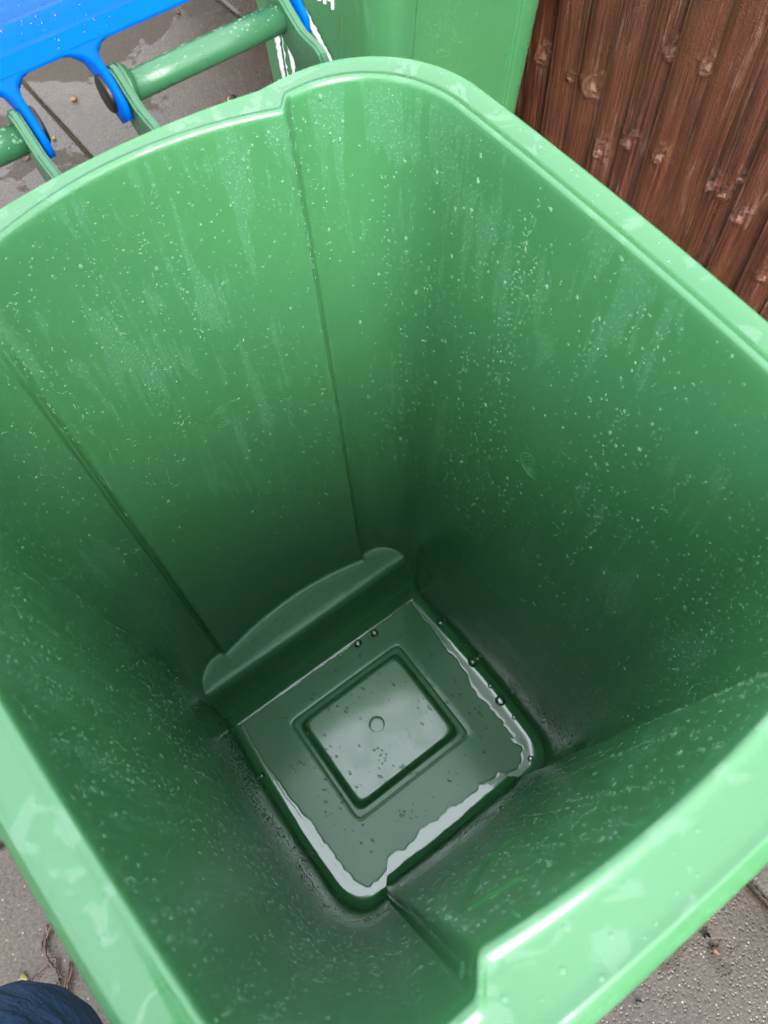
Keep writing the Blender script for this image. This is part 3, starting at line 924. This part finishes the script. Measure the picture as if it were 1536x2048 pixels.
def bead_runs(nruns, name):
    P = []; N = []; S = []
    for _ in range(nruns):
        j = rng.integers(0, NR); r0 = rng.random() ** 1.6 * 26; ln = 3 + 14 * rng.random() ** 1.5; n = int(6 + ln * rng.uniform(1.6, 3.6))
        off = rng.uniform(0, 1); sz = rng.uniform(.00045, .0010)
        for k in range(n):
            rr_ = min(nwall - 12, r0 + ln * rng.random()); a = int(rr_); f = rr_ - a
            jj = (j + rng.normal(0, .35) + off) % NR; b = int(jj); g = jj - b; b2 = (b + 1) % NR; b %= NR
            p00, p01, p10, p11 = WALL[a, b], WALL[a, b2], WALL[a + 1, b], WALL[a + 1, b2]
            P.append((p00 * (1 - g) + p01 * g) * (1 - f) + (p10 * (1 - g) + p11 * g) * f)
            n_ = np.cross(p01 - p00, p10 - p00); N.append(n_ / max(1e-12, np.linalg.norm(n_))); S.append(sz * rng.uniform(.6, 1.5))
    P = np.array(P); N = np.array(N); inw = np.array([0, -.03, 0]) - P; inw[:, 2] = .5
    N = N * np.sign(np.sum(inw * N, 1))[:, None]
    return drops_mesh(P, N, np.array(S), 1 + .15 * rng.random(len(P)), name)
o = bead_runs(230, 'water_bead_runs')
tag(o, 'dotted runs of water beads trailing down the inside walls', 'water droplets', kind='stuff')
# floor
FLOOR = INNER[nwall + len(drop) + 2:-1]
FN = 520
P, N = sample(FLOOR, FN, lambda c: np.clip(.25 + 1.6 * clump(c, 30, 2.0), .03, 2) * np.where(c[:, 2] < .09, 1, .0))
N = N * np.sign(N[:, 2:3])
o = drops_mesh(P, N, .0006 + .0022 * rng.random(FN) ** 3, 1 + 1.6 * rng.random(FN) ** 3, 'floor_water_droplets', (.3, -.8, -.2), .9)
tag(o, 'scattered water drops on the moulded floor of the open bin', 'water droplets', kind='stuff')
SN = 6000
LOWW = INNER[34:nwall + K - 9]
P, N = sample(LOWW, SN, lambda c: np.where((c[:, 2] > .065) & (c[:, 2] < .40) & (c[:, 1] < .14), 1, 0) * np.clip((.42 - c[:, 2]) / .3, 0, 1) * np.clip(.3 + 1.8 * clump(c, 16, 7.0), .03, 2))
ctr = np.array([0, -.03, 0]); inward = ctr - P; inward[:, 2] = .5
N = N * np.sign(np.sum(inward * N, 1))[:, None]
o = drops_mesh(P, N, .0005 + .0010 * rng.random(SN) ** 2.5, 1 + .4 * rng.random(SN) ** 2, 'low_wall_water_spatter', mat=M['water'])
tag(o, 'fine spatter of water on the glossy foot of the inside walls', 'water droplets', kind='stuff')
# lid underside, handle, rim and neighbour front
RG = np.array(RIM)[7:14]
P, N = sample(RG, 160, lambda c: np.ones(len(c)))
N = N * np.sign(N[:, 2:3])
o = drops_mesh(P, N, .0006 + .0016 * rng.random(160) ** 2, np.ones(160), 'rim_water_droplets', (0, 1, 0), .5)
tag(o, 'few small water drops resting on the rim of the open bin', 'water droplets', kind='stuff')
LG = np.array([[(x, y, z) for y, z in lid_prof[2:17]] for x in np.linspace(-.15, .2, 30)])
P, N = sample(LG, 260, lambda c: np.clip(.3 + clump(c, 14, 3.0), .05, 2), None, False); N = N * np.sign(N[:, 2:3])
o = drops_mesh(P, N, .0005 + .0016 * rng.random(260) ** 2.5, np.ones(260), 'lid_water_droplets', (0, 1, 0), .5, M['water'])
tag(o, 'rain droplets on the folded back blue lid', 'water droplets', kind='stuff')
ba = rng.uniform(R_(20), R_(160), 220); bx_ = np.where(rng.random(220) < .6, rng.uniform(lug_x[2] + .012, lug_x[3] - .006, 220), rng.uniform(lug_x[1] - .06, lug_x[1] - .006, 220))
N = np.column_stack([np.zeros(220), np.cos(ba), np.sin(ba)]); P = np.column_stack([bx_, HY - .002 + .0122 * np.cos(ba), HZ - .002 + .0122 * np.sin(ba)])
o = drops_mesh(P, N, .0005 + .0013 * rng.random(220) ** 2, np.ones(220), 'handle_water_droplets', (0, 0, -1), .6)
tag(o, 'rain droplets beaded on the green handle bar', 'water droplets', kind='stuff')
NG = np.array(OUT)[1:10] + np.array([NBX, NBY, 0])
P, N = sample(NG, 1500, lambda c: np.where((c[:, 1] < NBY - .15), 1, 0) * np.clip(.2 + 1.5 * clump(c, 6, 1.0), .03, 2) * np.where(c[:, 0] > NBX - .21, 1, .12))
sg = np.sign(N[:, 1:2] * -1); sg[sg == 0] = 1; N = N * sg
o = drops_mesh(P, N, .0005 + .0011 * rng.random(1500) ** 2.5, 1 + .4 * rng.random(1500), 'bin_front_water_droplets')
tag(o, 'rain droplets on the front of the green bin by the fence', 'water droplets', kind='stuff')

# ------------------------------------------------------------------ water lying on the floor
fe = INNER[nwall + K - 8] if False else floor_edge
per = np.arange(NR)
def pud_width(i):
    x, y = floor_edge[i, 0], floor_edge[i, 1]
    if is_ledge[i]: w_ = .007
    elif y < -.19: w_ = .028 if x < .10 else .018
    elif x < 0: w_ = lerp(.009, .030, min(1, max(0, (.06 - y) / .18)))
    else: w_ = lerp(.010, .026, min(1, max(0, (.12 - y) / .24)))
    n1 = mnoise.noise(Vector((x * 38, y * 38, 1.5))) + .8 * mnoise.noise(Vector((x * 110, y * 110, 4.0)))+ .5 * mnoise.noise(Vector((x * 300, y * 300, 4.0)))
    return max(.003, w_ * (1 + .42 * n1))
tgt = np.array([0, -.045])
WV = []
lev = [(-.12, .0022), (.0, .0017), (.25, .0013), (.55, .0012), (.74, .0010), (.88, .0006), (1.0, -.0008)]
sub = 3
E2 = []
for i in range(NR):
    j = (i + 1) % NR
    for s in range(sub):
        E2.append(lerp(floor_edge[i], floor_edge[j], s / sub))
E2 = np.array(E2)
led2 = np.repeat(is_ledge, sub)
wd2 = []
for i, p in enumerate(E2):
    x, y = p[0], p[1]
    if led2[i]: w_ = .006
    elif y < -.19: w_ = .021 if x < .10 else .016
    elif x < 0: w_ = lerp(.006, .022, min(1, max(0, (.06 - y) / .18)))
    else: w_ = lerp(.010, .024, min(1, max(0, (.12 - y) / .24)))
    n1 = mnoise.noise(Vector((x * 34, y * 34, 1.5))) + .7 * mnoise.noise(Vector((x * 110, y * 110, 4.0))) + .35 * mnoise.noise(Vector((x * 330, y * 330, 8.0)))
    wd2.append(max(.003, w_ * (1 + .45 * n1)))
wd2 = np.array(wd2); k_ = np.ones(5) / 5
wd2 = np.convolve(np.concatenate([wd2[-2:], wd2, wd2[:2]]), k_, 'valid')
dirs = np.roll(E2, -1, 0) - np.roll(E2, 1, 0); nin = np.column_stack([dirs[:, 1], -dirs[:, 0]])
nin /= np.maximum(np.linalg.norm(nin, axis=1), 1e-9)[:, None]
flip = np.sign(np.sum((tgt - E2[:, :2]) * nin, 1))[:, None]; nin *= flip
for _ in range(12): nin = (np.roll(nin, 1, 0) + nin + np.roll(nin, -1, 0)) / 3
nin /= np.linalg.norm(nin, axis=1)[:, None]
for t, dz in lev:
    rd = tgt - E2[:, :2]; rd = rd / np.linalg.norm(rd, axis=1)[:, None]
    xy = E2[:, :2] + rd * (wd2 * t * .92)[:, None]
    WV.append(np.column_stack([xy, np.full(len(E2), Z0 + dz) + (.0006 if t > .5 else 0)]))
o = mesh_obj('water', np.vstack(WV), grid_faces(len(lev), len(E2), True, 0, True), M['water'])
tag(o, 'shallow clear water pooled round the edge of the bin floor', 'water', kind='structure')
# bubbles at the water's edge, read off the photograph
def bubble(u, v, r, where):
    p = atz(u, v, Z0 + .0032)
    bm = bmesh.new(); bmesh.ops.create_uvsphere(bm, u_segments=18, v_segments=10, radius=r)
    for q in bm.verts: q.co.z = q.co.z * (.75 if q.co.z > 0 else .2)
    o = bm_obj('bubble', bm, M['water']); o.location = p
    tag(o, where, 'bubble', 'bubbles on the bin floor')
RE = 'along the right edge of the bin floor, counted from the back corner'
for u, v, r, where in ((847, 1203, .006, 'clear bubble in the back right corner of the bin floor'), (881, 1246, .0075, 'second clear bubble ' + RE), (893, 1258, .004, 'small third bubble ' + RE),
                       (922, 1298, .004, 'small fourth bubble ' + RE), (946, 1324, .009, 'large fifth bubble ' + RE), (981, 1371, .005, 'sixth bubble ' + RE), (1001, 1401, .009, 'large seventh bubble ' + RE),
                       (1028, 1434, .004, 'small eighth bubble ' + RE), (1061, 1517, .005, 'bubble in the front right corner of the bin floor'),
                       (681, 1310, .003, 'tiny leftmost bubble at the foot of the ledge'), (716, 1287, .007, 'left one of the two big bubbles at the foot of the ledge'),
                       (749, 1266, .007, 'right one of the two big bubbles at the foot of the ledge'), (812, 1238, .003, 'tiny rightmost bubble at the foot of the ledge'),
                       (492, 1507, .004, 'small bubble nearest the ledge on the left edge of the bin floor'), (523, 1552, .006, 'largest bubble on the left edge of the bin floor'),
                       (624, 1706, .004, 'small bubble nearest the front on the left edge of the bin floor')):
    bubble(u, v, r, where)

# ------------------------------------------------------------------ debris on the paving
def flake(u, v, size, mat, name, label, cat, seed, zs=.004):
    r = random.Random(seed); bm = bmesh.new(); n = 10; c = bm.verts.new((0, 0, zs * .8)); rim_ = []; low = []
    for k in range(n):
        a = 2 * math.pi * k / n; q = size * r.uniform(.65, 1.1)
        rim_.append(bm.verts.new((q * math.cos(a), q * .75 * math.sin(a), zs * r.uniform(.2, 1.6))))
        low.append(bm.verts.new((q * .8 * math.cos(a), q * .6 * math.sin(a), 0)))
    lc = bm.verts.new((0, 0, 0))
    for k in range(n):
        bm.faces.new((c, rim_[k], rim_[(k + 1) % n])); bm.faces.new((rim_[k], low[k], low[(k + 1) % n], rim_[(k + 1) % n])); bm.faces.new((lc, low[(k + 1) % n], low[k]))
    o = bm_obj(name, bm, mat); p = atz(u, v, .002); o.location = p; o.rotation_euler = (0, 0, r.uniform(0, 6)); tag(o, label, cat); return o
flake(55, 316, .016, M['redleaf'], 'leaf_fragment', 'red brown leaf scrap on the paving left of the handle lug', 'leaf', 1)
flake(148, 199, .011, M['leaf'], 'leaf_fragment', 'pale tan leaf scrap on the paving between the two blue hinge arms', 'leaf', 2, .006)
flake(412, 130, .010, M['leaf'], 'leaf_fragment', 'tan leaf scrap on the paving just under the handle bar', 'leaf', 3, .006)
flake(108, 276, .009, M['leaf'], 'leaf_fragment', 'orange leaf scrap on the paving beside the left blue hinge arm tip', 'leaf', 4)
flake(355, 25, .012, M['redleaf'], 'leaf_fragment', 'thin reddish leaf scrap on the paving beside the blue lid edge', 'leaf', 5)
flake(1430, 1900, .008, M['redleaf'], 'leaf_fragment', 'reddish leaf scrap at the damp edge on the paving by the front rim', 'leaf', 6)
flake(1412, 1872, .007, M['black'], 'soil_crumb', 'dark soil crumb on the wet paving by the front rim', 'soil', 7, .006)
flake(1278, 2005, .007, M['joint'], 'soil_crumb', 'dark soil crumb on the paving near the bottom edge of the picture', 'soil', 8, .006)
# yellow bottle cap
cap = empty('bottle_cap', atz(467, 203, .004)); tag(cap, 'yellow bottle cap with dark centre lying on the paving by the bin', 'bottle cap')
V, F = tube([(0, 0, .0), (0, 0, .008), (0, 0, .011)], [.0155, .0155, .0135], 28); mesh_obj('shell', V, F, M['yellow'], cap)
V, F = tube([(0, 0, .0105), (0, 0, .0125), (0, 0, .013)], [.0125, .0115, .004], 24); mesh_obj('centre', V, F, M['black'], cap)
# dried stems bottom left
def stems(name, lines, label, cat, mat, rad):
    root = empty(name, atz(lines[0][0][0], lines[0][0][1], .0)); tag(root, label, cat)
    for k, ln in enumerate(lines):
        P = []
        for t in range(len(ln) - 1):
            for s in range(6):
                u = lerp(ln[t][0], ln[t + 1][0], s / 6); v = lerp(ln[t][1], ln[t + 1][1], s / 6)
                P.append((u, v))
        P.append(ln[-1])
        zs = [.004 + .008 * abs(math.sin(k * 2.1 + 3 * i / len(P))) for i in range(len(P))]
        Q = [Vector(atz(u + 1.2 * math.sin(i * 1.7 + k), v + 1.2 * math.cos(i * 2.3 + k), z)) - root.location for i, ((u, v), z) in enumerate(zip(P, zs))]
        V, F = tube(Q, [lerp(rad, rad * .55, i / len(Q)) for i in range(len(Q))], 6)
        mesh_obj('stem', V, F, mat, root)
stems('dry_twig', [[(110, 1842), (90, 1870), (90, 1905), (98, 1925), (112, 1940), (118, 1965), (121, 1990)], [(98, 1922), (75, 1945), (62, 1962), (58, 1970)], [(100, 1918), (110, 1916), (113, 1932), (124, 1955)],
                    [(118, 1958), (108, 1980), (112, 1988), (122, 1992), (128, 2010)], [(96, 1850), (86, 1880), (82, 1903)], [(104, 1845), (93, 1872), (92, 1908)]],
      'dry brown twig with thin bent stems on the paving by the jeans', 'twig', M['twig'], .0022)
stems('dry_grass_tuft', [[(140, 1922), (138, 1945), (131, 1965), (130, 1990), (128, 2015)], [(138, 1930), (134, 1960), (140, 1985), (142, 2010), (140, 2025)], [(146, 1940), (136, 1962), (126, 1985), (118, 2005)], [(143, 1950), (134, 1970), (136, 1995)]],
      'small tuft of dry grass stems on the paving beside the left rim', 'dry grass', M['twig'], .0016)
flake(46, 1958, .010, M['paleleaf'], 'leaf_fragment', 'narrow yellow green leaf scrap on the paving above the jeans', 'leaf', 9)
stems('thin_twig', [[(1488, 1750), (1502, 1766), (1518, 1786), (1540, 1812)], [(1505, 1762), (1514, 1774), (1518, 1785)]], 'thin dark twig on the wet paving right of the front rim', 'twig', M['twig'], .0012)

# ------------------------------------------------------------------ the photographer
def skin_mesh(name, nodes, edges, mat, parent, levels=2):
    me = bpy.data.meshes.new(name); bm = bmesh.new()
    lay = bm.verts.layers.skin.verify(); vs_ = []
    for i, (p, r) in enumerate(nodes):
        v = bm.verts.new(p); v[lay].radius = (r, r) if not isinstance(r, tuple) else r; v[lay].use_root = (i == 0); vs_.append(v)
    for a, b in edges: bm.edges.new((vs_[a], vs_[b]))
    bm.to_mesh(me); bm.free(); me.materials.append(mat)
    o = bpy.data.objects.new(name, me); col.objects.link(o)
    o.modifiers.new('skin', 'SKIN').use_smooth_shade = True
    sb = o.modifiers.new('sub', 'SUBSURF'); sb.levels = levels; sb.render_levels = levels
    if parent is not None: o.parent = parent
    return o
PB_ = Vector((-.50, -.42, 0))
person = empty('person', (0, 0, 0)); tag(person, 'person in dark blue jeans standing beside the bin, one leg at the picture corner', 'person')
legs = [((-.590, -.42, .93), .130), ((-.640, -.335, .86), .100), ((-.570, -.235, .68), .102), ((-.514, -.160, .49), .098), ((-.565, -.215, .30), .064), ((-.625, -.27, .10), .052),
        ((-.560, -.52, .86), .100), ((-.520, -.53, .68), .088), ((-.500, -.52, .48), .070), ((-.535, -.54, .30), .062), ((-.560, -.56, .10), .052), ((-.60, -.43, 1.03), .130)]
skin_mesh('jeans', legs, [(0, 1), (1, 2), (2, 3), (3, 4), (4, 5), (0, 6), (6, 7), (7, 8), (8, 9), (9, 10), (0, 11)], M['denim'], person)

# shoes
def shoe(x, y, ang):
    o = skin_mesh('shoe', [((0, 0, .045), (.045, .045)), ((.07, 0, .038), (.045, .038)), ((.15, 0, .032), (.046, .032)), ((.205, 0, .028), (.034, .026)), ((-.05, 0, .045), (.036, .040))], [(0, 1), (1, 2), (2, 3), (0, 4)], M['shoe'], person)
    o.location = (x, y, 0); o.rotation_euler = (0, 0, ang)
shoe(-.625, -.27, R_(32)); shoe(-.56, -.56, R_(20))
# jacket with arms raised to the phone
bk = Vector(ROT[:, 2]); up = Vector(ROT[:, 1]); rt = Vector(ROT[:, 0]); cp = Vector(CAM)
hl = cp - up * .075 - rt * .050 + bk * .040; hr = cp - up * .075 + rt * .050 + bk * .040
jk = [((-.60, -.43, 1.00), .140), ((-.61, -.445, 1.18), .142), ((-.61, -.45, 1.34), .140), ((-.59, -.445, 1.46), .060),
      ((-.67, -.33, 1.37), .075), ((-.60, -.215, 1.18), .055), tuple([(-.38, -.265, 1.27), .043]), (tuple(hl + Vector((-.045, .004, -.03))), .036),
      ((-.53, -.58, 1.37), .075), ((-.40, -.62, 1.18), .055), ((-.27, -.50, 1.27), .043), (tuple(hr + Vector((-.035, -.035, -.03))), .036)]
skin_mesh('jacket', jk, [(0, 1), (1, 2), (2, 3), (2, 4), (4, 5), (5, 6), (6, 7), (2, 8), (8, 9), (9, 10), (10, 11)], M['jacket'], person)
def hand(base, side):
    """palm behind the phone, four fingers along its back edge, thumb leaving the side of the palm"""
    N_ = [(base - up * .03 + bk * .020, .019), (base - up * .005 + bk * .014, .024), (base + up * .022 + bk * .008, .024)]
    E_ = [(0, 1), (1, 2)]
    for k, L in enumerate((.070, .078, .072, .058)):
        a = base + up * (.030 - .018 * k) + bk * .004
        i = len(N_)
        N_ += [(a, .010), (a + rt * side * .014 + up * .3 * L - bk * .010, .009), (a - rt * side * .006 + up * .45 * L - bk * .006, .0085), (a - rt * side * .022 + up * .5 * L - bk * .003, .0075)]
        E_ += [(2 if k < 2 else 1, i), (i, i + 1), (i + 1, i + 2), (i + 2, i + 3)]
    i = len(N_)
    N_ += [(base - rt * side * .018 + bk * .020, .012), (base - rt * side * .030 + up * .022 + bk * .022, .0105), (base - rt * side * .034 + up * .045 + bk * .018, .009)]
    E_ += [(1, i), (i, i + 1), (i + 1, i + 2)]
    skin_mesh('hand', [(tuple(p), r) for p, r in N_], E_, M['skin'], person)
hand(hl, -1); hand(hr, 1)
# head
skin_mesh('head', [((-.585, -.440, 1.48), .055), ((-.565, -.430, 1.56), .072), ((-.555, -.425, 1.64), .088), ((-.560, -.428, 1.70), .080), ((-.478, -.385, 1.615), .014), ((-.500, -.397, 1.635), .016)],
          [(0, 1), (1, 2), (2, 3), (2, 5), (5, 4)], M['skin'], person)
skin_mesh('hair', [((-.590, -.443, 1.66), .086), ((-.585, -.440, 1.72), .082), ((-.545, -.420, 1.745), .060), ((-.60, -.449, 1.60), .070)], [(0, 1), (1, 2), (0, 3)], M['hair'], person)
# the phone in the person's hands: the picture is taken from its lens
phone = empty('phone', tuple(cp + bk * .010 - up * .052)); tag(phone, 'dark slab phone held over the bin in both hands', 'phone')
phone.rotation_euler = m4.to_3x3().to_euler()
bm = bmesh.new(); bmesh.ops.create_cube(bm, size=1, matrix=Matrix.Diagonal((.072, .148, .008, 1))); bmesh.ops.bevel(bm, geom=bm.edges[:], offset=.003, segments=3, affect='EDGES')
bm_obj('case', bm, M['black'], phone)
